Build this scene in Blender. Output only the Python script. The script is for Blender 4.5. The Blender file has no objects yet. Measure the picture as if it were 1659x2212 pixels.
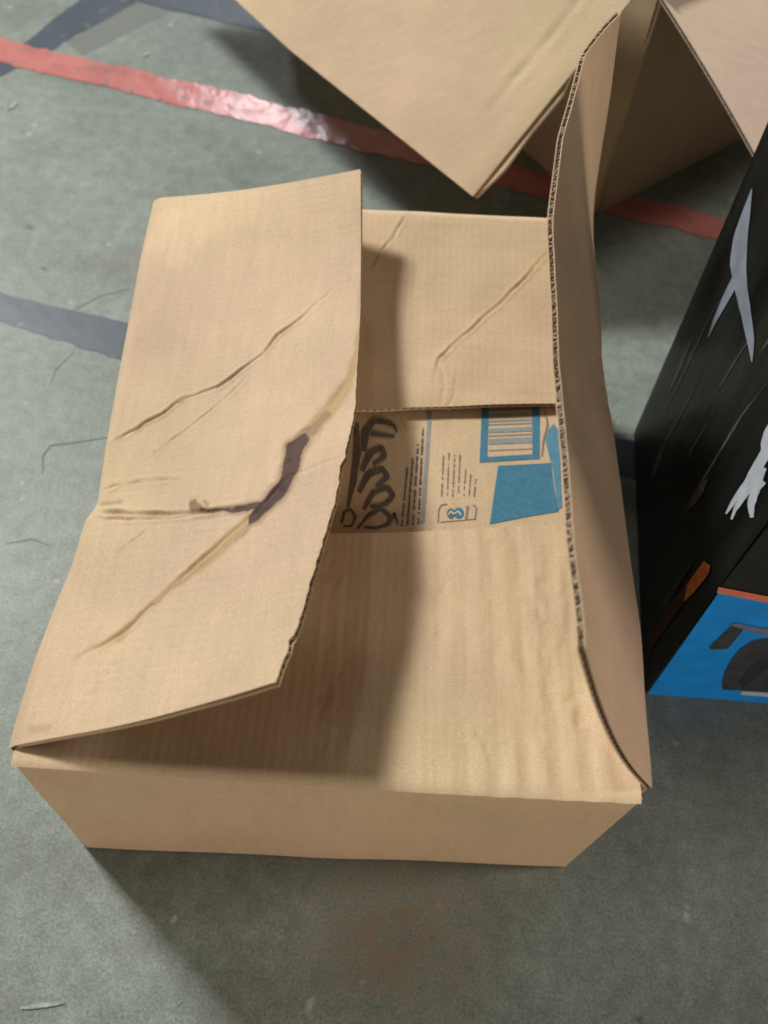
import bpy, bmesh, math, random
import numpy as np
from mathutils import Vector, Matrix, Euler, noise
random.seed(7); rng = np.random.default_rng(7)
SC = bpy.context.scene

# ------------------------------------------------------------------ camera
F = 2000.0; CX, CY = 829.5, 1106.0          # focal length and centre for a 1659 x 2212 picture
CROT = (0.5543656781203513, -0.048970996573748114, 0.045888373279946555)
CPOS = np.array([0.21439884039817358, -0.1611904859602228, 0.8054675059555937])
cam = bpy.data.cameras.new('camera'); co = bpy.data.objects.new('camera', cam)
SC.collection.objects.link(co); SC.camera = co
cam.sensor_fit = 'VERTICAL'; cam.sensor_height = 36.0; cam.lens = F / 2212 * 36
cam.clip_start = 0.02; cam.clip_end = 60
co.location = CPOS.tolist(); co.rotation_euler = Euler(CROT, 'XYZ')
cam.dof.use_dof = True; cam.dof.focus_distance = 0.66; cam.dof.aperture_fstop = 6.0
RM = np.array(Euler(CROT, 'XYZ').to_matrix())

# ------------------------------------------------------------------ world, lamps, exposure
W = bpy.data.worlds.new('World'); SC.world = W; W.use_nodes = True
bg = W.node_tree.nodes['Background']
bg.inputs[0].default_value = (1.0, 0.95, 0.88, 1); bg.inputs[1].default_value = 0.10
SC.view_settings.view_transform = 'Standard'; SC.view_settings.look = 'None'
SC.view_settings.exposure = -0.18; SC.view_settings.gamma = 1.0

def lamp(name, az, el, dist, size, power, col, target=(0.2, 0.25, 0.2), size_y=None):
    l = bpy.data.lights.new(name, 'AREA'); l.energy = power; l.color = col
    l.shape = 'RECTANGLE'; l.size = size; l.size_y = size_y or size
    o = bpy.data.objects.new(name, l); SC.collection.objects.link(o)
    a, e = math.radians(az), math.radians(el)
    d = Vector((math.cos(a) * math.cos(e), math.sin(a) * math.cos(e), math.sin(e)))
    o.location = Vector(target) + d * dist
    o.rotation_euler = d.to_track_quat('Z', 'Y').to_euler()
    return o
lamp('ceiling_lamp_near', 139, 46, 5.0, 0.70, 320, (1.0, 0.985, 0.955))
lamp('front_fill_lamp', -72, 15, 6.0, 1.4, 165, (1.0, 0.85, 0.72))  # low warm fill added to light the front wall
lamp('ceiling_lamp_right', 1, 36, 6.0, 0.9, 160, (1.0, 0.89, 0.82), target=(.5, .6, 0))
lamp('ceiling_lamp_far', 99, 34, 8.0, 0.26, 62, (0.93, 0.95, 1.0), target=(0.03, 0.975, 0), size_y=0.3)

# ------------------------------------------------------------------ helpers
def ray(u, v):
    return CPOS, RM @ np.array([(u - CX) / F, -(v - CY) / F, -1.0])
def on_plane(u, v, pt, n):
    """the real point on a known plane that is seen at (u, v)"""
    o, d = ray(u, v); n = np.array(n, float)
    return o + d * (((np.array(pt, float) - o) @ n) / (d @ n))
def floor_at(u, v, z=0.0): return on_plane(u, v, (0, 0, z), (0, 0, 1))
def proj(P):
    q = (np.asarray(P) - CPOS) @ RM
    return np.stack([CX + F * q[..., 0] / -q[..., 2], CY - F * q[..., 1] / -q[..., 2]], -1)
def curve(pts, n, smooth=0.03, start=0., end=1.):
    """resample a polyline evenly and round its corners"""
    p = np.array(pts, float); s = np.r_[0, np.cumsum(np.linalg.norm(np.diff(p, axis=0), axis=1))]; s /= s[-1]
    m = 400; t = np.linspace(0, 1, m)
    q = np.stack([np.interp(t, s, p[:, k]) for k in range(p.shape[1])], 1)
    if smooth > 0:
        k = int(smooth * m); w = np.exp(-np.linspace(-2, 2, 2 * k + 1) ** 2); w /= w.sum()
        pre = 2 * q[0] - q[k:0:-1]; post = 2 * q[-1] - q[-2:-k - 2:-1]
        e = np.vstack([pre, q, post]); q = np.stack([np.convolve(e[:, c], w, 'valid') for c in range(q.shape[1])], 1)
    tt = np.linspace(start, end, n)
    return np.stack([np.interp(tt, t, q[:, k]) for k in range(q.shape[1])], 1)
def link(name, me, mat, parent=None):
    o = bpy.data.objects.new(name, me); SC.collection.objects.link(o)
    if mat is not None:
        for m in (mat if isinstance(mat, (list, tuple)) else [mat]): me.materials.append(m)
    if parent is not None: o.parent = parent
    return o
def thing(name, label, cat, loc=(0, 0, 0), group=None):
    o = bpy.data.objects.new(name, None); SC.collection.objects.link(o); o.location = loc
    o['label'] = label; o['category'] = cat
    if group: o['group'] = group
    o.empty_display_size = 0.05
    bpy.context.view_layer.update()
    return o
def mesh(name, verts, faces, mat, parent=None, smooth=False, tint=None, mats=None):
    off = np.array(parent.location) if parent is not None and parent.parent is None and parent.type == 'EMPTY' else 0
    if parent is not None and parent.parent is not None: off = np.array(parent.parent.location) * 1.0
    v = np.asarray(verts, float) - off
    me = bpy.data.meshes.new(name); me.from_pydata(v.tolist(), [], [tuple(int(i) for i in f) for f in faces])
    me.update()
    if smooth: me.polygons.foreach_set('use_smooth', [True] * len(me.polygons))
    if tint is not None:
        a = me.color_attributes.new('tint', 'FLOAT_COLOR', 'POINT'); a.data.foreach_set('color', np.asarray(tint, np.float32).ravel())
    o = link(name, me, mat, parent)
    if mats is not None: me.polygons.foreach_set('material_index', mats)
    return o
def seg_dist(P, line):
    """distance of each 2-D point to a polyline, and how far along it"""
    best = np.full(P.shape[:-1], 1e9); along = np.zeros(P.shape[:-1]); L = np.array(line, float)
    n = len(L) - 1
    for i in range(n):
        a, b = L[i, :2], L[i + 1, :2]; d = b - a; t = np.clip(((P - a) @ d) / (d @ d), 0, 1)
        e = np.linalg.norm(P - (a + t[..., None] * d), axis=-1); m = e < best
        best = np.where(m, e, best); along = np.where(m, (i + t) / n, along)
    return best, along
def fbm(P, s, oct=3, seed=0.):
    out = np.empty(P.shape[:-1]); fl = P.reshape(-1, P.shape[-1]); o = out.reshape(-1)
    for i, q in enumerate(fl):
        o[i] = noise.fractal(Vector((q[0] * s + seed, q[1] * s + seed * .7, (q[2] * s if len(q) > 2 else 0))), 1.0, 2.0, oct)
    return out
def waves(P2, seed, n=14, lo=20, hi=200):
    """cheap smooth noise out of sines, in picture units"""
    r = np.random.default_rng(seed); out = 0
    for _ in range(n):
        L = r.uniform(lo, hi); a = r.uniform(0, 2 * math.pi); ph = r.uniform(0, 6.28)
        out = out + np.sin((P2[..., 0] * math.cos(a) + P2[..., 1] * math.sin(a)) * 2 * math.pi / L + ph) * (L / hi)
    return out / n ** .5

# ------------------------------------------------------------------ materials
def new_mat(name):
    m = bpy.data.materials.new(name); m.use_nodes = True; nt = m.node_tree
    return m, nt, nt.nodes['Principled BSDF']
def N(nt, t, **kw):
    n = nt.nodes.new(t)
    for k, v in kw.items():
        if k in n.inputs: n.inputs[k].default_value = v
        else: setattr(n, k, v)
    return n
def ramp(nt, fac, stops):
    r = nt.nodes.new('ShaderNodeValToRGB'); e = r.color_ramp.elements
    while len(e) > 2: e.remove(e[-1])
    e[0].position, e[0].color = stops[0][0], (*stops[0][1], 1); e[1].position, e[1].color = stops[1][0], (*stops[1][1], 1)
    for p, c in stops[2:]:
        x = e.new(p); x.color = (*c, 1)
    nt.links.new(fac, r.inputs[0]); return r.outputs[0]
def mixc(nt, fac, a, b, mode='MIX'):
    n = nt.nodes.new('ShaderNodeMix'); n.data_type = 'RGBA'; n.blend_type = mode
    for s, v in ((0, fac), (6, a), (7, b)):
        if isinstance(v, (int, float)): n.inputs[s].default_value = v
        elif isinstance(v, tuple): n.inputs[s].default_value = (*v, 1)
        else: nt.links.new(v, n.inputs[s])
    return n.outputs[2]

def cardboard(name, base=(0.605, 0.458, 0.298), axis='X', bump=0.25, var=0.12):
    m, nt, b = new_mat(name); L = nt.links.new
    tc = N(nt, 'ShaderNodeTexCoord')
    # large mottling
    n1 = N(nt, 'ShaderNodeTexNoise', Scale=9.0, Detail=4.0, Roughness=.55); L(tc.outputs['Object'], n1.inputs['Vector'])
    c1 = ramp(nt, n1.outputs['Fac'], [(.3, tuple(c * (1 - var) for c in base)), (.7, tuple(min(1, c * (1 + var * .7)) for c in base))])
    # stretched paper fibres and the faint lines of the flutes underneath
    mp = N(nt, 'ShaderNodeMapping'); mp.inputs['Scale'].default_value = {'X': (14, 160, 60), 'Y': (160, 14, 60), 'Z': (160, 160, 14)}[axis]
    L(tc.outputs['Object'], mp.inputs[0])
    n2 = N(nt, 'ShaderNodeTexNoise', Scale=1.0, Detail=5.0, Roughness=.6); L(mp.outputs[0], n2.inputs['Vector'])
    c2 = ramp(nt, n2.outputs['Fac'], [(.3, (.94, .94, .94)), (.7, (1.03, 1.03, 1.03))])
    col = mixc(nt, 1.0, c1, c2, 'MULTIPLY')
    n3 = N(nt, 'ShaderNodeTexNoise', Scale=900.0, Detail=2.0); L(tc.outputs['Object'], n3.inputs['Vector'])
    c3 = ramp(nt, n3.outputs['Fac'], [(.3, (.86, .86, .86)), (.7, (1.1, 1.1, 1.1))])
    col = mixc(nt, 1.0, col, c3, 'MULTIPLY')
    # pinkish and yellowish patches of the paper
    n4 = N(nt, 'ShaderNodeTexNoise', Scale=5.0, Detail=2.0); L(tc.outputs['Object'], n4.inputs['Vector'])
    c4 = ramp(nt, n4.outputs['Fac'], [(.38, (1.02, .985, 1.0)), (.62, (.985, 1.0, .93))])
    col = mixc(nt, 1.0, col, c4, 'MULTIPLY')
    at = N(nt, 'ShaderNodeAttribute', attribute_name='tint')
    col = mixc(nt, at.outputs['Alpha'], col, at.outputs['Color'])
    L(col, b.inputs['Base Color'])
    b.inputs['Roughness'].default_value = .72; b.inputs['Specular IOR Level'].default_value = .25
    bp = N(nt, 'ShaderNodeBump', Strength=bump, Distance=.0006)
    L(n2.outputs['Fac'], bp.inputs['Height']); 
    bp2 = N(nt, 'ShaderNodeBump', Strength=.35, Distance=.002); L(n1.outputs['Fac'], bp2.inputs['Height']); L(bp.outputs[0], bp2.inputs['Normal'])
    L(bp2.outputs[0], b.inputs['Normal'])
    return m
def plain(name, col, rough=.6, spec=.4, var=.1, scale=120, bump=0., coat=0.):
    m, nt, b = new_mat(name); L = nt.links.new
    tc = N(nt, 'ShaderNodeTexCoord'); n = N(nt, 'ShaderNodeTexNoise', Scale=scale, Detail=3.0); L(tc.outputs['Object'], n.inputs['Vector'])
    L(ramp(nt, n.outputs['Fac'], [(.3, tuple(c * (1 - var) for c in col)), (.7, tuple(min(1, c * (1 + var)) for c in col))]), b.inputs['Base Color'])
    b.inputs['Roughness'].default_value = rough; b.inputs['Specular IOR Level'].default_value = spec
    b.inputs['Coat Weight'].default_value = coat; b.inputs['Coat Roughness'].default_value = .12
    if bump:
        bp = N(nt, 'ShaderNodeBump', Strength=bump, Distance=.002); L(n.outputs['Fac'], bp.inputs['Height']); L(bp.outputs[0], b.inputs['Normal'])
    return m

M_card = cardboard('cardboard_grain_across')
M_cardY = cardboard('cardboard_grain_along', axis='Y')
M_cardZ = cardboard('cardboard_grain_upright', base=(0.545, 0.395, 0.265), axis='Z', bump=.15, var=.08)
M_cardP = cardboard('cardboard_lit_flap', base=(.66, .53, .41), bump=.15, var=.05)  # paler copy; light on the large box's right flap painted in
M_core = plain('flute_paper', (.20, .14, .09), .85, .1)
M_fibre = plain('torn_paper_fibre', (.62, .50, .36), .9, .1)

# ------------------------------------------------------------------ corrugated sheet
T = 0.0042
def normals(G):
    du = np.gradient(G, axis=0); dv = np.gradient(G, axis=1); n = np.cross(du, dv)
    return n / (np.linalg.norm(n, axis=-1, keepdims=True) + 1e-12)
def sheet(name, A, B, parent, mat, nu=60, nv=60, flip=False, bow=0., round_r=0., disp=None, tint=None, thick=T,
          fluted=None, label=None, free_fn=None, out=None, sm=.03, closed=False):
    """corrugated panel: A = hinge curve, B = free curve (3-D polylines), outer face on the side of the normal"""
    a = curve(A, nv, sm) if len(A) > 2 else curve(A, nv, 0); b = curve(B, nv) if len(B) > 2 else curve(B, nv, 0)
    ln = np.linalg.norm((b - a).mean(0))
    s = np.linspace(0, 1, nu)
    if round_r: s = np.unique(np.r_[np.linspace(0, 3 * round_r / ln, 9), np.linspace(3 * round_r / ln, 1, nu)]); nu = len(s)
    G = a[None] * (1 - s[:, None, None]) + b[None] * s[:, None, None]
    if free_fn is not None: G = free_fn(G, s)
    if out is not None: flip = bool(normals(G).mean((0, 1)) @ np.array(out, float) < 0)
    n = normals(G) * (-1 if flip else 1)
    if bow: G = G + n * (bow * np.sin(np.pi * s))[:, None, None]
    if disp is not None: G = G + n * disp(G, s)[..., None]
    if round_r:
        k = np.clip(1 - s / (3 * round_r / ln), 0, 1) ** 2
        G[..., 2] -= (round_r * 1.3 * k)[:, None]
    n = normals(G) * (-1 if flip else 1)
    top = G.reshape(-1, 3); bot = (G - n * thick).reshape(-1, 3)
    idx = np.arange(nu * nv).reshape(nu, nv)
    q = np.stack([idx[:-1, :-1], idx[1:, :-1], idx[1:, 1:], idx[:-1, 1:]], -1).reshape(-1, 4)
    if flip: q = q[:, ::-1]
    K = nu * nv
    verts = [top, bot]; faces = [q, q[:, ::-1] + K]; mats = [0] * (2 * len(q))
    # open edge: two liners with the core set back between them
    loop = np.r_[idx[0, :], idx[1:, -1], idx[-1, -2::-1], idx[-2:0:-1, 0]]
    inn = np.r_[idx[1, :], idx[1:, -2], idx[-2, -2::-1], idx[-2:0:-1, 1]]
    o = top[loop] - top[inn]; o /= np.linalg.norm(o, axis=1, keepdims=True) + 1e-12
    nl = n.reshape(-1, 3)[loop]; li = .0007; rec = .0 if closed else .0016
    rings = [top[loop], top[loop] - nl * li, top[loop] - nl * li - o * rec, bot[loop] + nl * li - o * rec, bot[loop] + nl * li, bot[loop]]
    m = len(loop); base = 2 * K
    for r_ in rings: verts.append(r_)
    j = np.arange(m); j2 = (j + 1) % m; ft = []
    for k in range(5):
        p = base + k * m
        f = np.stack([p + j, p + m + j, p + m + j2, p + j2], -1)
        if flip: f = f[:, ::-1]
        faces.append(f[:, ::-1] if False else f); mats += [1 if k == 2 and not closed else 0] * m
    V = np.vstack(verts); Fc = np.vstack(faces)
    tn = None
    if tint is not None:
        t0 = tint(G, s).reshape(-1, 4); tn = np.vstack([t0, np.zeros((K, 4))] + [np.zeros((m, 4))] * 6)
    else: tn = np.zeros((len(V), 4))
    ob = mesh(name, V, Fc, [mat, M_core], parent, True, tn, mats)
    if label: ob['label'] = label
    # sharp open edges
    if fluted:
        fv, ff = [], []
        for which in fluted:
            e, e2 = {'free': (G[-1], n[-1]), 'start': (G[:, 0], n[:, 0]), 'end': (G[:, -1], n[:, -1])}[which]
            oo = {'free': G[-1] - G[-2], 'start': G[:, 0] - G[:, 1], 'end': G[:, -1] - G[:, -2]}[which]
            oo = oo / (np.linalg.norm(oo, axis=1, keepdims=True) + 1e-12)
            d = np.r_[0, np.cumsum(np.linalg.norm(np.diff(e, axis=0), axis=1))]
            per = .0062; cnt = int(d[-1] / per * 8)
            x = np.linspace(.002, d[-1] - .002, cnt)
            ip = lambda A_: np.stack([np.interp(x, d, A_[:, c]) for c in range(3)], 1)
            pe, pn, po = ip(e), ip(e2), ip(oo)
            off = -(thick / 2) + (thick / 2 - .0008) * np.sin(x / per * 2 * math.pi + .6 * np.sin(x * 90))
            rag = .0002 + .0005 * rng.random(cnt)
            c0 = pe + pn * off[:, None] - po * rag[:, None]; c1 = pe + pn * off[:, None] - po * .004
            b0 = len(fv) and sum(len(z) for z in fv)
            fv += [c0, c1]; k = np.arange(cnt - 1); ff.append(np.stack([b0 + k, b0 + k + 1, b0 + cnt + k + 1, b0 + cnt + k], -1))
        mesh('fluting', np.vstack(fv), np.vstack(ff), M_core, ob)
    ob['_n'] = 0; del ob['_n']
    return ob, G, n

def crease(lines, seed=0, warp=4., gain=1., wide=1.):
    """lines: (picture polyline, half width, depth in metres); a dent with a raised lip beside it"""
    def f(G, s):
        P = proj(G); h = np.zeros(P.shape[:-1])
        Pw = P + np.stack([waves(P, 11 + seed, 8, 18, 90), waves(P, 12 + seed, 8, 18, 90)], -1) * warp
        for ln, w, d in lines:
            w = w * wide; d = d * gain; e, t = seg_dist(Pw, ln); fade = np.clip(np.minimum(t, 1 - t) * 8, 0, 1) * (.7 + .3 * np.sin(t * 23 + w))
            h -= d * fade * (np.exp(-(e / w) ** 2) - .45 * np.exp(-((e - 2.2 * w) / (1.2 * w)) ** 2))
        return h
    return f
def flute_x(G, s): return np.sin(G[..., 0] * 2 * math.pi / .0066) * .00006
def flute_y(G, s): return np.sin(G[..., 1] * 2 * math.pi / .0066) * .00005
def add(*fs): return lambda G, s: sum(f(G, s) for f in fs)
def gentle(seed, amp, lo=120, hi=500): return lambda G, s: waves(proj(G), seed, 10, lo, hi) * amp

# ------------------------------------------------------------------ floor
def floor_material():
    m, nt, b = new_mat('painted_concrete'); L = nt.links.new
    tc = N(nt, 'ShaderNodeTexCoord')
    n1 = N(nt, 'ShaderNodeTexNoise', Scale=7., Detail=6., Roughness=.6); L(tc.outputs['Object'], n1.inputs['Vector'])
    c = ramp(nt, n1.outputs['Fac'], [(.3, (.160, .188, .162)), (.5, (.195, .227, .199)), (.72, (.232, .266, .240))])
    n2 = N(nt, 'ShaderNodeTexNoise', Scale=60., Detail=6., Roughness=.7); L(tc.outputs['Object'], n2.inputs['Vector'])
    c = mixc(nt, 1., c, ramp(nt, n2.outputs['Fac'], [(.32, (.78, .79, .78)), (.68, (1.15, 1.16, 1.15))]), 'MULTIPLY')
    n3 = N(nt, 'ShaderNodeTexNoise', Scale=420., Detail=3., Roughness=.7); L(tc.outputs['Object'], n3.inputs['Vector'])
    c = mixc(nt, 1., c, ramp(nt, n3.outputs['Fac'], [(.3, (.66, .66, .66)), (.7, (1.32, 1.32, 1.32))]), 'MULTIPLY')
    # brown rubbed dirt
    n4 = N(nt, 'ShaderNodeTexNoise', Scale=4.5, Detail=5., Roughness=.65); 
    mp = N(nt, 'ShaderNodeMapping'); mp.inputs['Location'].default_value = (3.1, 1.7, 0); L(tc.outputs['Object'], mp.inputs[0]); L(mp.outputs[0], n4.inputs['Vector'])
    c = mixc(nt, ramp(nt, n4.outputs['Fac'], [(.56, (0, 0, 0)), (.75, (.55, .55, .55))]), c, (.15, .125, .095))
    # brown stain in front of the box
    vm = N(nt, 'ShaderNodeVectorMath', operation='DISTANCE'); L(tc.outputs['Object'], vm.inputs[0]); vm.inputs[1].default_value = (.262, -.055, 0)
    st = mixc(nt, 1., ramp(nt, vm.outputs['Value'], [(.02, (1, 1, 1)), (.095, (0, 0, 0))]), ramp(nt, n2.outputs['Fac'], [(.42, (.1, .1, .1)), (.62, (.9, .9, .9))]), 'MULTIPLY')
    c = mixc(nt, st, c, (.21, .155, .10))
    # pale scuffs and flecks
    v = N(nt, 'ShaderNodeTexVoronoi', Scale=26.); mp2 = N(nt, 'ShaderNodeMapping'); mp2.inputs['Scale'].default_value = (1, .55, 1); mp2.inputs['Rotation'].default_value = (0, 0, .9)
    L(tc.outputs['Object'], mp2.inputs[0]); L(mp2.outputs[0], v.inputs['Vector'])
    f = ramp(nt, v.outputs['Distance'], [(.05, (.8, .8, .8)), (.15, (0, 0, 0))])
    n5 = N(nt, 'ShaderNodeTexNoise', Scale=90., Detail=2.); L(tc.outputs['Object'], n5.inputs['Vector'])
    f2 = mixc(nt, 1., f, ramp(nt, n5.outputs['Fac'], [(.5, (0, 0, 0)), (.62, (1, 1, 1))]), 'MULTIPLY')
    c = mixc(nt, f2, c, (.42, .45, .42))
    v2 = N(nt, 'ShaderNodeTexVoronoi', Scale=17.); mp3 = N(nt, 'ShaderNodeMapping'); mp3.inputs['Location'].default_value = (.37, .81, 0); L(tc.outputs['Object'], mp3.inputs[0]); L(mp3.outputs[0], v2.inputs['Vector'])
    g = mixc(nt, 1., ramp(nt, v2.outputs['Distance'], [(.04, (.7, .7, .7)), (.13, (0, 0, 0))]), ramp(nt, n5.outputs['Fac'], [(.42, (1, 1, 1)), (.52, (0, 0, 0))]), 'MULTIPLY')
    c = mixc(nt, g, c, (.06, .065, .06))
    L(c, b.inputs['Base Color'])
    L(ramp(nt, n1.outputs['Fac'], [(.3, (.38, .38, .38)), (.7, (.56, .56, .56))]), b.inputs['Roughness'])
    b.inputs['Specular IOR Level'].default_value = .38
    b1 = N(nt, 'ShaderNodeBump', Strength=.35, Distance=.0015); L(n2.outputs['Fac'], b1.inputs['Height'])
    b2 = N(nt, 'ShaderNodeBump', Strength=.25, Distance=.0004); L(n3.outputs['Fac'], b2.inputs['Height']); L(b1.outputs[0], b2.inputs['Normal'])
    L(b2.outputs[0], b.inputs['Normal'])
    return m
fl = mesh('floor', [(-14, -10, 0), (14, -10, 0), (14, 18, 0), (-14, 18, 0)], [(0, 1, 2, 3)], floor_material())
fl['kind'] = 'structure'

def tape_mat(name, c0, c1, rough, wear, scale=14, bump=.45):
    """paint or tape worn through to the concrete in patches"""
    m, nt, b = new_mat(name); L = nt.links.new
    tc = N(nt, 'ShaderNodeTexCoord')
    n1 = N(nt, 'ShaderNodeTexNoise', Scale=scale, Detail=5., Roughness=.65); L(tc.outputs['Object'], n1.inputs['Vector'])
    c = ramp(nt, n1.outputs['Fac'], [(.3, c0), (.7, c1)])
    n2 = N(nt, 'ShaderNodeTexNoise', Scale=55., Detail=6., Roughness=.7); L(tc.outputs['Object'], n2.inputs['Vector'])
    c = mixc(nt, ramp(nt, n2.outputs['Fac'], [(wear, (0, 0, 0)), (wear + .05, (.85, .85, .85))]), c, (.17, .18, .16))
    L(c, b.inputs['Base Color']); b.inputs['Roughness'].default_value = rough
    n3 = N(nt, 'ShaderNodeTexNoise', Scale=38., Detail=2.); L(tc.outputs['Object'], n3.inputs['Vector'])
    bp = N(nt, 'ShaderNodeBump', Strength=bump, Distance=.003); L(n3.outputs['Fac'], bp.inputs['Height']); L(bp.outputs[0], b.inputs['Normal'])
    return m
def strip(name, top, bot, mat, z, jag=.003, n=260, lab=None):
    """a line laid on the floor between two edges given by floor points, its edges ragged"""
    a = curve(top, n, .01); b = curve(bot, n, .01); r = np.random.default_rng(len(name) + n)
    def rag(c):
        k = r.normal(0, 1, n); k = np.convolve(k, np.ones(3) / 3, 'same') * .6 + np.convolve(r.normal(0, 1, n), np.ones(11) / 11, 'same') * 1.6
        return k * jag
    d = b - a; d /= np.linalg.norm(d, axis=1, keepdims=True)
    a = a + d * rag(a)[:, None]; b = b + d * rag(b)[:, None]
    V = []
    for k in range(5): V.append(a + (b - a) * k / 4)
    V = np.vstack(V); V[:, 2] = z
    Fc = [(k * n + i, k * n + i + 1, (k + 1) * n + i + 1, (k + 1) * n + i) for k in range(4) for i in range(n - 1)]
    o = mesh(name, V, [f[::-1] for f in Fc], mat); o['kind'] = 'structure'
    if lab: o['label'] = lab
    return o
M_red = tape_mat('red_floor_paint', (.42, .14, .125), (.54, .21, .19), .25, .57)
M_blue = tape_mat('slate_blue_floor_paint', (.036, .053, .072), (.052, .072, .094), .42, .62, 14, .12)
M_dull = tape_mat('dull_floor_patch', (.135, .15, .13), (.155, .17, .148), .42, .6, 14, .1)
strip('red_floor_line', [(-1.4, 1.37, 0), (-.361, 1.101, 0), (.058, .998, 0), (.33, .918, 0), (.52, .861, 0), (.649, .824, 0), (1.6, .58, 0)],
      [(-1.4, 1.32, 0), (-.347, 1.046, 0), (.051, .945, 0), (.32, .868, 0), (.517, .812, 0), (.643, .782, 0), (1.6, .53, 0)], M_red, .0009, .0036, 700,
      'worn red line painted across the floor')
strip('blue_floor_line', [(-.9, .75, 0), (-.23, .606, 0), (-.08, .573, 0), (.5, .45, 0), (1.2, .30, 0)], [(-.9, .70, 0), (-.218, .560, 0), (-.068, .516, 0), (.5, .40, 0), (1.2, .25, 0)], M_blue, .0005, .0022, 400,
      'slate blue line on the floor running under the open box')
strip('blue_floor_line', [(-.60, .80, 0), (-.36, 1.055, 0), (-.322, 1.10, 0), (-.27, 1.225, 0), (-.1, 1.62, 0)], [(-.54, .78, 0), (-.31, 1.045, 0), (-.268, 1.107, 0), (-.175, 1.235, 0), (.0, 1.62, 0)], M_blue, .0005, .0022, 260,
      'slate blue line crossing under the red line')
strip('blue_floor_line', [(-.22, 1.285, 0), (-.09, 1.262, 0), (.013, 1.235, 0), (.5, 1.12, 0)], [(-.20, 1.225, 0), (-.15, 1.21, 0), (.013, 1.170, 0), (.5, 1.05, 0)], M_blue, .0009, .0022, 200,
      'slate blue line behind the red line, ending under the large box')
strip('floor_patch', [(-.268, 1.107, 0), (-.175, 1.235, 0), (-.06, 1.5, 0)], [(-.235, 1.075, 0), (-.125, 1.215, 0), (-.0, 1.5, 0)], M_dull, .0003, .002, 120)

def floor_mark(name, pts, w, mat, z=.0013, jag=.10):
    """thin scratch, crack or chip on the floor; pts in picture units"""
    c = curve([floor_at(*p) for p in pts], 40, .02); d = np.gradient(c, axis=0); d /= np.linalg.norm(d, axis=1, keepdims=True) + 1e-9
    pr_ = np.stack([-d[:, 1], d[:, 0], 0 * d[:, 0]], 1); t = np.linspace(0, 1, 40)
    hw = w / 2 * np.sin(np.pi * np.clip(t, .04, .96)) ** .4 * (1 + rng.normal(0, jag, 40))
    V = np.vstack([c + pr_ * hw[:, None], c - pr_ * hw[:, None]]); V[:, 2] = z
    o = mesh(name, V, [(i + 40, i + 41, i + 1, i) for i in range(39)], mat); o['kind'] = 'structure'
    return o
M_chalk = plain('pale_scratch', (.31, .33, .31), .7, .3, .3, 200)
M_crack = plain('crack_dirt', (.165, .184, .163), .7, .2, .2, 200)
for pts, w in (([(45, 2178), (140, 2166)], .0032), ([(18, 238), (36, 224)], .006), ([(312, 122), (322, 115)], .005), ([(385, 1530 + 640), (392, 2160)], .001), ([(1570, 440), (1582, 425)], .003)):
    floor_mark('scratch', pts, w, M_chalk, .0014)
for pts, w in (([(262, 940), (215, 948), (150, 958), (110, 962), (93, 985), (92, 1025)], .0020),
               ([(280, 624), (215, 640), (165, 668), (140, 690)], .0014), ([(10, 1175), (70, 1165), (110, 1180)], .001), ([(110, 830), (120, 800), (160, 760)], .001)):
    floor_mark('crack', pts, w, M_crack, .0003)

# ------------------------------------------------------------------ the open box in the middle
H = 0.2297
box = thing('cardboard_box', 'open cardboard box in the middle with stained left flap and upright right flap', 'box', (0.2, 0.26, 0))
FL = (.0019, .0023, H); FR = (.3995, .0, H); BR = (.4037, .5319, H); BL = (.0006, .5162, H)
LH = [(.0006, .5162, H), (.0026, .4374, H), (.0095, .308, H), (.013, .2404, H), (.0172, .1929, H), (.0168, .188, H), (.0118, .175, H), (.0101, .1369, H), (.0023, .0706, H), (.0003, .0075, H)]
RH = [(.4032, .5255, H), (.4029, .4537, H), (.3995, .3519, H), (.4050, .2334, H), (.4058, .1183, H), (.4030, .0060, H)]
z0 = .002
zf = H - .0045
# walls: hinge curve = floor edge, free curve = rim
sheet('wall', [(.0015, -.0045, z0), (.1, -.003, z0), (.3978, .0024, z0)], [(.0035, .0005, zf), (.2, -.0005, zf), (.3985, .0, zf)], box, M_cardZ, 50, 90, closed=True, out=(0, -1, 0),
      disp=add(gentle(3, .0006), crease([([(30, 1640), (45, 1700), (70, 1760)], 12, .0006)], 3)), label='front wall, plain and in shade')
sheet('wall', [(.398, .53, z0), (.0, .515, z0)], [(.402, .531, zf), (.002, .5155, zf)], box, M_cardZ, 20, 40, closed=True, out=(0, 1, 0))
lw = [(p[0] + .002, p[1], zf) for p in LH]
sheet('wall', [(.0, .515, z0), (.006, .26, z0), (-.0028, -.002, z0)], lw, box, M_cardZ, 30, 60, closed=True, out=(-1, 0, 0), disp=gentle(5, .0005))
sheet('wall', [(.3965, .008, z0), (.402, .26, z0), (.398, .53, z0)], [(p[0] - .002, p[1], zf) for p in RH[::-1]], box, M_cardZ, 30, 60, closed=True, out=(1, 0, 0), disp=gentle(6, .0005))
mesh('bottom_panel', [(.004, .002, .004), (.394, .004, .004), (.394, .526, .004), (.004, .511, .004), (.004, .002, .001), (.394, .004, .001), (.394, .526, .001), (.004, .511, .001)],
     [(0, 1, 2, 3), (7, 6, 5, 4), (0, 4, 5, 1), (1, 5, 6, 2), (2, 6, 7, 3), (3, 7, 4, 0)], M_card, box, tint=np.zeros((8, 4)))

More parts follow.
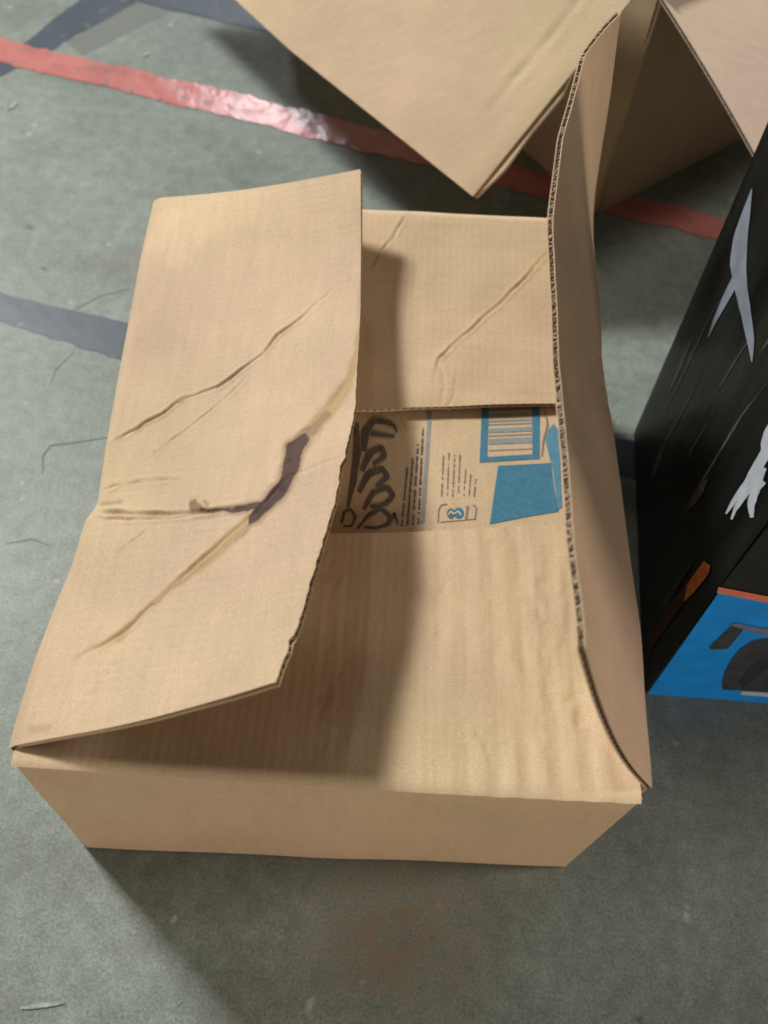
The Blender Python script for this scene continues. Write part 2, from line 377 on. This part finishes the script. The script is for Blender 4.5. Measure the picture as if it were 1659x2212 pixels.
# left flap: stained, raised over the opening
LF = [(.189, .506, .285), (.1935, .445, .268), (.198, .366, .262), (.2005, .255, .277), (.196, .195, .297), (.1865, .118, .303), (.178, .063, .311), (.1695, .025, .322)]
dark = (.034, .012, .017); tan = (.40, .255, .10); brown = (.20, .12, .06)
def left_tint(G, s):
    P = proj(G); Pw = P + np.stack([waves(P, 31, 10, 10, 60), waves(P, 32, 10, 10, 60)], -1) * 3.0
    out = np.zeros(P.shape[:-1] + (4,))
    def lay(line, widths, col, a=1., soft=3.):
        e, t = seg_dist(Pw, line); w = np.interp(t, np.linspace(0, 1, len(widths)), widths)
        m = a * np.clip((w - e) / soft + .5, 0, 1) * np.interp(t, [0, .05, .95, 1], [.3, 1, 1, .3])
        for c in range(3): out[..., c] = np.where(m > out[..., 3] * .999, col[c], out[..., c])
        out[..., 3] = np.maximum(out[..., 3], m)
    # pale pressed lines and light brown glue-like stains
    lay([(150, 1428), (200, 1400), (255, 1375), (300, 1330), (380, 1262), (450, 1205), (520, 1140), (560, 1090)], [2, 3, 10, 6, 6, 15, 14, 8], tan, .68, 9)
    lay([(300, 1328), (340, 1300), (400, 1245)], [2, 3, 2], (.20, .11, .05), .7, 3)
    lay([(776, 690), (770, 760), (752, 830), (715, 880), (672, 935)], [4, 7, 10, 15, 17], tan, .72, 7)
    lay([(780, 600), (778, 660), (772, 720)], [3, 8, 5], (.42, .33, .24), .5, 5)
    lay([(715, 885), (672, 930), (640, 955)], [11, 14, 14], (.20, .115, .06), .75, 9)
    # brown wet edge, then the dark stain
    lay([(672, 935), (636, 970), (628, 1010), (612, 1050), (578, 1088), (548, 1118), (520, 1150), (500, 1175)], [14, 25, 22, 20, 20, 16, 10, 5], (.22, .12, .055), .6, 9)
    lay([(575, 1085), (530, 1098), (470, 1104), (425, 1098)], [12, 12, 9, 10], (.24, .135, .065), .55, 7)
    lay([(672, 935), (636, 970), (628, 1010), (612, 1050), (578, 1088), (548, 1118), (535, 1140)], [7, 19, 17, 14, 14, 11, 2], dark, .97, 6)
    lay([(640, 965), (622, 1015)], [13, 13], (.075, .042, .050), .9, 8)
    lay([(575, 1085), (530, 1098), (470, 1104), (425, 1098)], [9, 8, 4, 5], dark, .95, 4)
    lay([(415, 1082), (418, 1095), (440, 1098)], [7, 9, 6], brown, .9, 4)
    lay([(440, 1080), (452, 1090)], [4, 4], brown, .6, 4)
    lay([(205, 1118), (300, 1115), (420, 1110)], [3, 3, 3], (.36, .22, .12), .5, 4)
    lay([(215, 1088), (265, 1084)], [5, 4], (.25, .18, .1), .55, 6)
    # darker lines along the folds
    for ln in ([(245, 955), (330, 905), (400, 860), (470, 832), (525, 795), (570, 762)],): lay(ln, [2.5, 2.5, 2, 3, 2, 1], (.26, .16, .09), .75, 2.5)
    for ln in ([(212, 1120), (300, 1117), (420, 1112)], [(230, 1062), (300, 1042), (400, 1036)], [(570, 762), (600, 725), (660, 680)], [(320, 990), (400, 930), (470, 870)], [(250, 1200), (320, 1140)]): lay(ln, [1.5, 2, 1.2], (.36, .24, .15), .4, 3)
    lay([(60, 1580), (110, 1570)], [9, 7], tan, .5, 6)
    out[..., 3] *= (.88 + .10 * waves(P, 81, 16, 14, 70)).clip(.92, 1.)
    # worn paler and pinkish band beside the fold
    e, t = seg_dist(P, [(330, 430), (262, 810), (232, 960), (215, 1060)])
    m = .22 * np.exp(-((e - 16) / 7) ** 2); 
    for c, v in enumerate((.60, .36, .26)): out[..., c] = np.where(m > out[..., 3], v, out[..., c])
    out[..., 3] = np.maximum(out[..., 3], m)
    return out
def ragged(G, s):
    # nibbled free edge with one torn notch
    r = np.random.default_rng(5); n = G.shape[1]; k = np.convolve(r.normal(0, 1, n), np.ones(5) / 5, 'same') * .0005 + np.convolve(r.normal(0, 1, n), np.ones(31) / 31, 'same') * .0018
    P = proj(G[-1]); k -= .0018 * np.exp(-((P[:, 1] - 1005) / 8) ** 2) + .0022 * np.exp(-((P[:, 1] - 1385) / 10) ** 2) - .0012 * np.exp(-((P[:, 1] - 985) / 7) ** 2)
    k *= np.clip((P[:, 1] - 600) / 500, .12, 1)
    for i, f in ((-1, 1), (-2, .85), (-3, .6), (-4, .3)): G[i, :, 0] += k * f
    return G
cr_left = crease([
    ([(215, 975), (250, 950), (330, 905), (400, 858), (470, 835), (525, 795), (565, 765), (600, 725), (660, 680), (735, 610)], 4.5, .0016),
    ([(320, 990), (400, 930), (480, 865), (545, 800)], 4, .0006),
    ([(150, 1428), (255, 1375), (350, 1285), (440, 1205), (560, 1100), (620, 1030), (740, 985)], 6, .0012),
    ([(200, 1105), (300, 1112), (420, 1110), (540, 1095)], 7, .0024),
    ([(205, 1060), (300, 1040), (400, 1035)], 6, .0008),
    ([(250, 1200), (320, 1140)], 4, .0005),
    ([(150, 1560), (220, 1470), (250, 1430)], 10, .0006),
    ([(590, 1000), (640, 960), (700, 890), (770, 800)], 14, .0010),
    ([(222, 1040), (245, 930), (265, 830)], 5, .0006),
    ([(222, 1122), (330, 1124), (430, 1116)], 4, .0014)], 1, 1.5, 1.25, .55)
flapL, GL, nL = sheet('flap', LH, LF, box, M_cardY, 230, 470, out=(0, 0, 1), sm=.010, free_fn=ragged, bow=-.005, round_r=.003,
    disp=add(cr_left, gentle(8, .0009, 150, 600), flute_y), tint=left_tint, fluted=['free'], label='left flap, lit, with a dark brown stain and long diagonal creases')

# right flap: standing upright
RF = [(.378, .524, .425), (.366, .510, .4205), (.350, .487, .413), (.3295, .392, .410), (.3215, .312, .407), (.3195, .246, .404), (.3185, .192, .402), (.3205, .128, .403), (.3205, .070, .404), (.320, .019, .405)]
def right_end(G, s):
    # the front end of the flap was cut in a curve
    t = np.linspace(0, 1, G.shape[1]); k = (np.sin(np.pi * s) * -.009)[:, None] * np.clip((t - .90) / .10, 0, 1)[None] ** 2
    G[..., 0] += k * .2; G[..., 1] += k
    return G
flapR, GR, nR = sheet('flap', RH, RF, box, M_cardZ, 60, 260, out=(1, 0, .3), bow=-.001, disp=add(gentle(9, .0016, 200, 700),
    crease([([(1300, 760), (1290, 800), (1320, 900)], 12, .0008), ([(1235, 500), (1232, 800), (1275, 1200)], 22, -.0012)], 4)), fluted=['free', 'end'], free_fn=right_end,
    label='right flap standing upright, seen from its shaded outer side')

# front flap, folded in
def edge_tint(G, s):
    P = proj(G); out = np.zeros(P.shape[:-1] + (4,)); m = .35 * np.exp(-((s - .012) / .018) ** 2)
    out[..., :3] = (.70, .56, .38); out[..., 3] = m[:, None] * (.75 + .25 * waves(P, 61, 8, 20, 90)).clip(0, 1)
    def tint_line(line, w, col, a):  # darker brown lines along creases and ripples
        e, t = seg_dist(P + np.stack([waves(P, 16, 8, 18, 90), waves(P, 17, 8, 18, 90)], -1) * 2, line); mm = a * np.exp(-(e / w) ** 2) * np.clip(np.minimum(t, 1 - t) * 9, 0, 1) * (.75 + .25 * np.sin(t * 40))
        k = mm > out[..., 3]; out[..., :3] = np.where(k[..., None], col, out[..., :3]); out[..., 3] = np.maximum(out[..., 3], mm)
    for ln in ([(1190, 540), (1150, 585), (1090, 645), (1030, 700), (985, 740), (948, 775), (935, 830)],): tint_line(ln, 3.5, (.36, .23, .10), .7)
    tint_line([(1190, 540), (1150, 585)], 8, (.45, .32, .13), .5)
    tint_line([(890, 445), (850, 510), (815, 555), (795, 590)], 3, (.30, .20, .12), .6)
    tint_line([(985, 800), (980, 860), (965, 880)], 3, (.36, .24, .14), .4)
    for x0, x1, a in ((1080, 1100, .30), (1175, 1230, .26), (955, 960, .2), (1120, 1140, .22)): tint_line([(x0, 1150), ((x0 + x1) / 2 - 6, 1320), (x1, 1500), (x1 + 30, 1660)], 11, (.50, .39, .19), a)
    return out
fr_lines = [([(955, 1140), (962, 1250), (958, 1420)], 10, .0013), ([(1060, 1150), (1072, 1280), (1090, 1420)], 9, .0016), ([(1110, 1160), (1150, 1300), (1165, 1420), (1200, 1560)], 9, .0018),
            ([(1180, 1150), (1195, 1300), (1225, 1440), (1290, 1600)], 10, .0020), ([(1120, 1420), (1180, 1480), (1240, 1520), (1260, 1580)], 9, .0018), ([(1010, 1530), (1040, 1590), (1070, 1650)], 8, .0014),
            ([(985, 1510), (1005, 1570), (1010, 1640)], 7, .0010), ([(1160, 1540), (1175, 1600), (1180, 1650)], 8, .0013), ([(720, 1160), (715, 1300), (700, 1450), (690, 1640)], 7, .0010),
            ([(745, 1160), (740, 1400), (730, 1640)], 9, .0008), ([(1230, 1470), (1262, 1560), (1330, 1650)], 8, .0016), ([(1130, 1290), (1170, 1330), (1195, 1370)], 8, .0014)]
def flutes_show(G, s):
    # flutes printed through where the panel is crushed
    P = proj(G); k = np.clip((P[..., 0] - 880) / 250, 0, 1) * (.0006 + .0004 * waves(P, 73, 6, 100, 300))
    return np.sin(G[..., 0] / .0075 * 2 * math.pi / 2.6 + waves(P, 72, 6, 100, 400)) * k
sheet('flap', [(.3965, -.0036, H + .0004), (.2, -.0044, H + .0004), (.0045, -.0032, H + .0004)], [(.395, .214, .206), (.2, .190, .206), (.010, .176, .206)], box, M_cardY, 200, 330, out=(0, 0, 1), bow=-.004, round_r=.003,
      disp=add(crease(fr_lines, 5, 9., .40, 1.35), gentle(10, .0012, 100, 400), flutes_show, flute_x), tint=edge_tint, fluted=['free'], label='front flap folded inwards, rippled')
# back flap, folded in
bk_lines = [([(1190, 540), (1150, 585), (1090, 645), (1030, 700), (985, 740), (948, 775), (935, 830)], 4.5, .0030), ([(890, 445), (850, 510), (815, 555), (795, 590)], 5, .0022),
            ([(985, 800), (980, 860), (965, 880)], 5, .0012), ([(945, 770), (960, 830), (955, 870)], 8, .0010), ([(900, 500), (900, 700), (905, 850)], 30, .0008)]
sheet('flap', [(.0055, .516, H), (.2, .526, H), (.4005, .5325, H)], [(.006, .296, .207), (.2, .3085, .2065), (.362, .3285, .206), (.398, .3325, .206)], box, M_card, 200, 260, out=(0, 0, 1), bow=-.003, round_r=.003,
      disp=add(crease(bk_lines, 6, 2., .62, .5), gentle(11, .0012, 100, 400), flute_x), tint=edge_tint, fluted=['free'], label='back flap folded inwards with one diagonal crease')

# paper fibres torn along the edge of the right flap
def fibres(name, edge, nrm, lo, hi, count, parent):
    V, Fc = [], []
    for _ in range(count):
        i = int(len(edge) * random.uniform(lo, hi)); i = min(max(i, 1), len(edge) - 2)
        p = edge[i].copy(); tdir = edge[i + 1] - edge[i - 1]; tdir /= np.linalg.norm(tdir); nn = nrm[i]
        L_ = random.uniform(.002, .0046); a = random.uniform(-.9, .9); w = random.uniform(.00012, .0003)
        prev = None
        for k in range(5):
            t = k / 4; q = p - nn * L_ * t + tdir * (a * L_ * t + .0012 * math.sin(t * 3)) + np.array([-.0006, -.0005, .0004]) * math.sin(t * math.pi) * 2
            b = len(V); V += [q + tdir * w, q - tdir * w]
            if prev is not None: Fc.append((prev, prev + 1, b + 1, b))
            prev = b
    o = mesh(name, V, Fc, M_fibre, parent); o['kind'] = 'stuff'
fibres('torn_fibres', GR[-1], nR[-1], .02, .98, 90, flapR)
fibres('torn_fibres', GR[-1], nR[-1], .68, .98, 60, flapR)
fibres('torn_fibres', GL[-1], nL[-1], .25, .98, 60, flapL)

# ------------------------------------------------------------------ printed carton inside the box
ZC = .1965
inner = thing('printed_carton', 'printed carton with blue barcode frame lying inside the open box, between its folded flaps', 'carton', (.2, .26, .006))
def bevel_box(name, x0, x1, y0, y1, za, zb, mat, parent, r=.003):
    bm = bmesh.new(); bmesh.ops.create_cube(bm, size=1)
    for v in bm.verts: v.co = Vector(((x0 + x1) / 2 + v.co.x * (x1 - x0), (y0 + y1) / 2 + v.co.y * (y1 - y0), (za + zb) / 2 + v.co.z * (zb - za)))
    bmesh.ops.bevel(bm, geom=bm.edges[:], offset=r, segments=3, affect='EDGES')
    vs = [tuple(v.co) for v in bm.verts]; fs = [[v.index for v in f.verts] for f in bm.faces]; bm.free()
    return mesh(name, vs, fs, mat, parent, tint=np.zeros((len(vs), 4)))
bevel_box('body', .012, .385, .06, .47, .006, ZC, M_cardY, inner)
M_ink = plain('black_print', (.12, .10, .08), .6, .3, .25, 500)
M_grey = plain('grey_print', (.22, .19, .155), .6, .3, .15, 500)
M_bprint = plain('blue_print', (.050, .185, .275), .55, .3, .12, 260)
M_bar = plain('barcode_print', (.24, .27, .27), .6, .3, .1, 400)
M_white = plain('pale_print', (.66, .58, .45), .6, .3, .1, 400)
def decal(name, polys, pt, n, mat, parent, lift=.0004, label=None, holes=None):
    """flat print or painted glint lying on a plane; polys in picture units"""
    V, Fc = [], []; nn = np.array(n, float); nn /= np.linalg.norm(nn)
    for poly in polys:
        b = len(V)
        P = [on_plane(u, v, np.array(pt) + nn * lift, n) for u, v in poly]
        a = sum(np.cross(P[i] - P[0], P[i + 1] - P[0]) for i in range(1, len(P) - 1)) @ nn
        if a < 0: P = P[::-1]
        V += P; Fc.append(list(range(b, b + len(P))))
    o = mesh(name, V, Fc, mat, parent)
    if label: o['label'] = label
    return o
def brush(pts, widths, n=16, jag=0.06):
    """brush stroke as a polygon strip in picture units"""
    c = curve([(*p, 0) for p in pts], n, .04)[:, :2]; d = np.gradient(c, axis=0); d /= np.linalg.norm(d, axis=1, keepdims=True) + 1e-9
    w = np.interp(np.linspace(0, 1, n), np.linspace(0, 1, len(widths)), widths) * (1 + rng.normal(0, jag, n))
    l = c + np.stack([-d[:, 1], d[:, 0]], 1) * w[:, None]; r_ = c - np.stack([-d[:, 1], d[:, 0]], 1) * w[:, None]
    return [[tuple(l[i]), tuple(l[i + 1]), tuple(r_[i + 1]), tuple(r_[i])] for i in range(n - 1)]
CP, CN = (0, 0, ZC), (0, 0, 1)
# blue barcode frame
decal('barcode_frame', [[(1041, 878), (1056, 878), (1052, 998), (1036, 999)], [(1150, 878), (1166, 878), (1166, 991), (1150, 992)],
      [(1053, 987), (1149, 981), (1149, 992), (1053, 998)]], CP, CN, M_bprint, inner, .0004)
bars = []
for y, h in ((884, 5), (893, 9), (908, 4), (916, 3), (926, 9), (940, 3), (948, 12), (972, 2)):
    bars.append([(1056, y), (1150, y - 4), (1150, y + h - 4), (1055, y + h)])
decal('barcode', bars, CP, CN, M_bar, inner, .0004)
decal('blue_panel', [[(1076, 1006), (1190, 1000), (1196, 1050), (1207, 1105), (1150, 1114), (1058, 1132)]], CP, CN, M_bprint, inner, .0004)
decal('blue_panel', [[(1178, 950), (1186, 925), (1196, 915), (1208, 930), (1214, 1095), (1205, 1100), (1195, 1020)]], CP, CN, plain('blue_print_side', (.085, .24, .33), .5, .3), inner, .0006)
decal('fold_line', brush([(1178, 890), (1183, 915), (1174, 950), (1170, 985)], [2, 1.6, 1.2]), CP, CN, M_grey, inner, .0008)
# columns of small lettering, running away from the viewer
def column(x0, y0, x1, y1, w, mat_list, gap=.25):
    L_ = math.hypot(x1 - x0, y1 - y0); s = 0
    while s < L_:
        a = random.uniform(2.0, 4.5)
        if random.random() > gap:
            t0, t1 = s / L_, min(1, (s + a) / L_)
            ax, ay, bx, by = x0 + (x1 - x0) * t0, y0 + (y1 - y0) * t0, x0 + (x1 - x0) * t1, y0 + (y1 - y0) * t1
            ww = w * random.uniform(.45, 1)
            mat_list.append([(ax - ww, ay), (ax + ww, ay), (bx + ww, by), (bx - ww, by)])
        s += a + random.uniform(.6, 1.6)
txt = []
for k, (x, ya, yb) in enumerate(((958, 1072, 984), (970, 1070, 978), (982, 1072, 983), (994, 1068, 982), (1006, 1070, 1014), (1017, 1072, 1022), (1028, 1073, 1034))):
    column(x - 4, yb + 88 * 0 + (ya - yb), x, yb, 2.3, txt, .15)
decal('small_print', txt, CP, CN, M_grey, inner)
txt = []
for xa, ya, xb, yb in ((868, 1136, 880, 1010), (880, 1134, 892, 990), (892, 1133, 903, 960), (904, 1131, 914, 925)): column(xa, ya, xb, yb, 3.0, txt, .12)
decal('small_print', txt, CP, CN, plain('small_black_print', (.12, .105, .09), .6, .3), inner)
decal('printed_rule', [[(925, 888), (933, 888), (917, 1128), (909, 1130)]], CP, CN, plain('grey_blue_print', (.25, .27, .26), .6, .3), inner)
# framed round mark
decal('label_frame', brush([(946, 1128), (948, 1100), (954, 1090), (966, 1089)], [1.6, 1.4]) + brush([(1026, 1122), (1029, 1096), (1022, 1090)], [1.6, 1.4]) + brush([(1010, 1093), (1009, 1106), (1007, 1122)], [3, 2, 3]) +
      brush([(950, 1128), (1026, 1121)], [.8, .8]), CP, CN, M_grey, inner)
def disc(cx, cy, rx, ry, n=20, a0=0, a1=2 * math.pi): return [(cx + rx * math.cos(a0 + (a1 - a0) * i / n), cy + ry * math.sin(a0 + (a1 - a0) * i / n)) for i in range(n)]
decal('round_mark', [disc(991, 1108, 11, 12)], CP, CN, M_bprint, inner)
decal('round_mark', [disc(974, 1109, 9, 11)], CP, CN, plain('slate_print', (.11, .14, .15), .6, .3), inner)
decal('round_mark', brush([(968, 1112), (974, 1104), (980, 1110), (990, 1104), (996, 1112)], [1.3, 1.3]), CP, CN, M_white, inner, .0007)
# large black lettering in the shade of the left flap
lv = .0004

for pts, w in (([(738, 1130), (744, 1104), (758, 1100), (768, 1116), (760, 1136), (742, 1136)], [4, 5, 3]), ([(772, 1142), (796, 1112), (822, 1098), (842, 1112), (838, 1132), (812, 1140), (786, 1138)], [4, 7, 6, 4]),
               ([(842, 1132), (852, 1108), (860, 1132)], [3, 5, 3]), ([(786, 1100), (806, 1064), (836, 1052), (850, 1070), (834, 1088), (800, 1094)], [6, 9, 8, 5]),
               ([(776, 1064), (796, 1024), (826, 1012), (838, 1030), (812, 1050)], [7, 10, 9, 6]), ([(782, 1018), (800, 978), (824, 966), (832, 985), (806, 1004)], [7, 10, 9, 6]),
               ([(786, 975), (790, 930), (808, 908), (846, 914)], [8, 12, 9, 6]), ([(800, 936), (852, 942)], [9, 4]), ([(752, 1095), (764, 1040), (772, 980), (770, 915)], [5, 9, 11, 7]), ([(820, 905), (852, 920), (858, 934)], [5, 7, 3])):
    lv += .00006
    decal('large_letter', brush(pts, [x * .68 for x in w], 26, .08), CP, CN, M_ink, inner, lv)

# ------------------------------------------------------------------ large box behind
far = thing('large_cardboard_box', 'large cardboard box behind the open one, its wide plain flaps folded outwards', 'box', (.70, 1.15, 0))
c0 = np.array([.485, .813, 0.]); wB = np.array([.222, .182, 0]) / .287; wA = np.array([-.603, .797, 0.])
LB, LA, HB = .52, .80, .296
def wl(a, b, zt, **k):
    o = (a + b) / 2 - np.array([.47, 1.3, 0.]) ; o[2] = 0
    return sheet('wall', [tuple(a + [0, 0, .001]), tuple(b + [0, 0, .001])], [tuple(a + [0, 0, zt]), tuple(b + [0, 0, zt])], far, M_cardZ, 40, 60, closed=True, out=o, **k)
c1 = c0 + wB * LB; c2 = c1 + wA * LA; c3 = c0 + wA * LA
wl(c0, c1, HB, disp=add(gentle(21, .0015, 150, 500))); wl(c1, c2, HB); wl(c2, c3, HB); wl(c3, c0, HB, disp=gentle(22, .001))
hA = (-.63, .77, 0)
tip = on_plane(1021, 424, c0, hA); mid = on_plane(1249, 120, c0, hA); top = on_plane(1354, -2, c0, hA)
hin = np.array([.466, .800, .318])
tip2 = floor_at(1008, 413, tip[2] + .001)
lf = [tuple(floor_at(u, v, tip[2] + .002)) for u, v in ((1004, 410), (829, 270), (625, 107), (525, 15))]
d_ = np.array(lf[-1]) - np.array(lf[-2]); lf.append(tuple(np.array(lf[-1]) + d_ / np.linalg.norm(d_) * .28))
freeA = [tuple(tip)] + lf
Ltot = sum(np.linalg.norm(np.array(freeA[i + 1]) - np.array(freeA[i])) for i in range(len(freeA) - 1))
dA = np.array(lf[3]) - np.array(lf[0]); dA /= np.linalg.norm(dA)
hingeA = [tuple(hin), tuple(hin + dA * Ltot)]
flapA, GA, nA = sheet('flap', hingeA, freeA, far, M_card, 160, 260, thick=.0030, out=(-.5, -.5, .6), disp=add(gentle(23, .0003, 200, 700),
    crease([([(1050, 250), (1110, 170), (1180, 90), (1240, 15), (1290, -60)], 11, .0016), ([(975, 325), (1010, 290)], 5, .0006), ([(700, 75), (760, 0)], 6, .0006)], 7, 1., .7, .7)), fluted=['start'],
    label='wide plain flap hanging down towards the open box')
# second flap lying under it, its edge showing
dn = -nA.mean((0, 1)) * .0032
ue = [on_plane(u, v, tip + dn, nA.mean((0, 1))) for u, v in ((1028, 427), (1090, 366), (1146, 288), (1214, 207), (1232, 165), (1262, 108), (1345, 12), (1395, -55))]
back = [p + dA * .30 for p in ue]
sheet('flap', [tuple(p) for p in ue[::-1]], [tuple(p) for p in back[::-1]], far, M_card, 30, 120, out=(-.5, -.5, .6), label='second flap under the wide one, only its edge showing')
# flap on the right
hC = wB
C0 = on_plane(1432, 4, c0, hC); C1 = on_plane(1628, 336, c0, hC); dC = (C1 - C0) / np.linalg.norm(C1 - C0)
Ct = C0 - dC * .035; Cb = C0 + dC * .24
sheet('flap', [tuple(Ct), tuple(Ct + wB * .5)], [tuple(Cb), tuple(Cb + wB * .5)], far, M_cardP, 50, 80, out=(.5, -.5, .6), bow=.004, label='right flap of the large box folded outwards', fluted=['start'],
      disp=crease([([(1500, 10), (1580, 130), (1650, 250)], 8, .001), ([(1560, 0), (1640, 100)], 8, .0008)], 8, 2.))

# ------------------------------------------------------------------ black retail package at the right
pk = thing('black_package', 'tall glossy black package with a blue lower front standing right of the open box', 'package', (.62, .31, 0))
LEAN = np.array([-.02, 0., 1.])
b0 = np.array([.4795, .161, .001]); b1 = np.array([1.15, .150, .001]); b3 = np.array([.500, .462, .001]); b2 = np.array([1.17, .46, .001]); HP = .60  # unseen far end and height stretched to shade the floor
def glossy_black():
    m, nt, b = new_mat('shrink_wrapped_black'); L = nt.links.new
    tc = N(nt, 'ShaderNodeTexCoord'); mp = N(nt, 'ShaderNodeMapping'); mp.inputs['Scale'].default_value = (5, 9, 1.2); mp.inputs['Rotation'].default_value = (.25, 0, 0); L(tc.outputs['Object'], mp.inputs[0])
    n = N(nt, 'ShaderNodeTexNoise', Scale=2.2, Detail=5., Roughness=.5); L(mp.outputs[0], n.inputs['Vector'])
    L(ramp(nt, n.outputs['Fac'], [(.40, (.003, .004, .004)), (.55, (.009, .013, .012)), (.66, (.016, .021, .019)), (.80, (.008, .011, .010))]), b.inputs['Base Color'])  # broad sheen of the film painted into the base colour
    b.inputs['Roughness'].default_value = .5; b.inputs['Coat Weight'].default_value = .2; b.inputs['Coat Roughness'].default_value = .1; b.inputs['Specular IOR Level'].default_value = .1
    bp = N(nt, 'ShaderNodeBump', Strength=.3, Distance=.004); L(n.outputs['Fac'], bp.inputs['Height']); L(bp.outputs[0], b.inputs['Coat Normal'])
    bq = N(nt, 'ShaderNodeBump', Strength=.1, Distance=.003); L(n.outputs['Fac'], bq.inputs['Height']); L(bq.outputs[0], b.inputs['Normal'])
    return m
M_blk = glossy_black()
M_blkf = plain('matt_black_print', (.010, .012, .013), .5, .3, .3, 60)
vb = [b0, b1, b2, b3]; V = vb + [p + LEAN * HP for p in vb]
bm = bmesh.new(); vv = [bm.verts.new(p) for p in V]
for f in ((0, 1, 5, 4), (1, 2, 6, 5), (2, 3, 7, 6), (3, 0, 4, 7), (4, 5, 6, 7), (3, 2, 1, 0)): bm.faces.new([vv[i] for i in f])
bmesh.ops.bevel(bm, geom=bm.edges[:], offset=.0012, segments=2, affect='EDGES')
bm.verts.index_update()
mesh('body', [tuple(v.co) for v in bm.verts], [[v.index for v in f.verts] for f in bm.faces], M_blk, pk); bm.free()
nF = np.cross(b1 - b0, LEAN); nF /= np.linalg.norm(nF); nF = nF if nF[1] < 0 else -nF
nS = np.cross(b3 - b0, LEAN); nS /= np.linalg.norm(nS); nS = nS if nS[0] < 0 else -nS
M_fblue = plain('bright_blue_print', (.0, .25, .74), .38, .4, .12, 40, coat=.3)
M_fblack = M_blkf
decal('blue_panel', [[(1397, 1501), (1555, 1277), (1760, 1318), (1760, 1537)]], b0, nF, M_fblue, pk, .0008)
decal('orange_line', [[(1552, 1268), (1760, 1308), (1760, 1322), (1549, 1281)]], b0, nF, plain('orange_pink_print', (.62, .17, .10), .5, .3), pk, .0012)
decal('upper_panel', [[(1558, 1266), (1655, 1142), (1770, 1165), (1770, 1307)]], b0, nF, M_fblack, pk, .0008)
M_pdark = plain('dark_grey_print', (.035, .040, .048), .5, .3, .3, 60)
decal('printed_tablet', [[(1531, 1398), (1580, 1352), (1610, 1356), (1572, 1402), (1536, 1404)]], b0, nF, M_pdark, pk, .0012)
decal('printed_arm', [[(1576, 1350), (1590, 1346), (1640, 1356), (1720, 1364), (1720, 1380), (1640, 1372), (1612, 1362)]], b0, nF, plain('mid_grey_print', (.11, .17, .25), .5, .3), pk, .0014)
dome = [(1561, 1490), (1559, 1474), (1566, 1450), (1580, 1424), (1598, 1402), (1622, 1386), (1650, 1379), (1690, 1378), (1740, 1384), (1760, 1500)]
decal('printed_dome', [dome], b0, nF, M_pdark, pk, .0012)
decal('printed_dome', brush([(1600, 1480), (1640, 1440), (1700, 1420)], [8, 14, 12]) , b0, nF, plain('charcoal_print', (.022, .024, .028), .5, .3), pk, .0015)
decal('white_line', [[(1602, 1493), (1720, 1501), (1720, 1509), (1600, 1501)]], b0, nF, plain('grey_white_print', (.42, .44, .50), .5, .3), pk, .0013)
# side face prints: orange bar, grey bar and white brush marks, then a painted lamp reflection
decal('orange_bar', [[(1520, 1212), (1534, 1222), (1530, 1240), (1500, 1278), (1478, 1300), (1484, 1262)]], b0, nS, plain('orange_print', (.62, .17, .045), .5, .3, .4, 50), pk, .0010)
decal('orange_bar', [[(1484, 1262), (1478, 1300), (1402, 1408), (1399, 1380), (1440, 1310)]], b0, nS, plain('rust_print', (.045, .012, .008), .5, .3, .4, 50), pk, .0010)
decal('grey_bar', [[(1490, 1214), (1493, 1222), (1440, 1310), (1410, 1350), (1436, 1296)]], b0, nS, plain('grey_green_print', (.022, .024, .018), .5, .3, .3, 50), pk, .0010)
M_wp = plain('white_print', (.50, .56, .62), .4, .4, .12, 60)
M_refl = plain('painted_reflection', (.25, .29, .36), .4, .4, .18, 40)  # blurred lamp reflection in the wrap, painted as a pale colour
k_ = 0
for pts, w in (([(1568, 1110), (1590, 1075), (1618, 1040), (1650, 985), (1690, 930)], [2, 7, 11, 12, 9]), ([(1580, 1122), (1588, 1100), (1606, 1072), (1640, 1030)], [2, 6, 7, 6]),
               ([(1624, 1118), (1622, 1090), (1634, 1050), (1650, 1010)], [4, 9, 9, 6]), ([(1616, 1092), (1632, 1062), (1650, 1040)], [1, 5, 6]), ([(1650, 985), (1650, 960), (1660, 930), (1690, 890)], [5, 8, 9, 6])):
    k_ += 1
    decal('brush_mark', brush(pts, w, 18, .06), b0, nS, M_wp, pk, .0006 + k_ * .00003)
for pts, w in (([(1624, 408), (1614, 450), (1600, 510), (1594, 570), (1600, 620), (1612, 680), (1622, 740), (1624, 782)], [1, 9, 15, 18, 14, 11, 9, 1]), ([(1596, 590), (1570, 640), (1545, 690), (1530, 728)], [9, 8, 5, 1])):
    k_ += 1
    decal('reflection_streak', brush(pts, w, 26, .02), b0, nS, M_refl, pk, .0005 + k_ * .00003)
# pale painted lamp glints running down the plastic film
M_film_glint = plain('painted_film_glint', (.06, .07, .07), .4, .5, .6, 60)
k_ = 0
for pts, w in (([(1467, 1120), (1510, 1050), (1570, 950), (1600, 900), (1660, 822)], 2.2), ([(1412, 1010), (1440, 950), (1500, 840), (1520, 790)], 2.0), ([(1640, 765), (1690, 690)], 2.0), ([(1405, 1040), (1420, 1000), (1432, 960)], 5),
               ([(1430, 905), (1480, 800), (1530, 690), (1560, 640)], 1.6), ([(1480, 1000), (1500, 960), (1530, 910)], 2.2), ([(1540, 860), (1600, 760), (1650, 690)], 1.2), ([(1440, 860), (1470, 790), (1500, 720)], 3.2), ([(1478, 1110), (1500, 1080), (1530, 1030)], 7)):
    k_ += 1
    decal('painted_film_glint', brush(pts, [.2, w, w, .2], 20, .12), b0, nS, M_film_glint, pk, .0003 + k_ * .00002)
SC.cycles.filter_width = 1.8
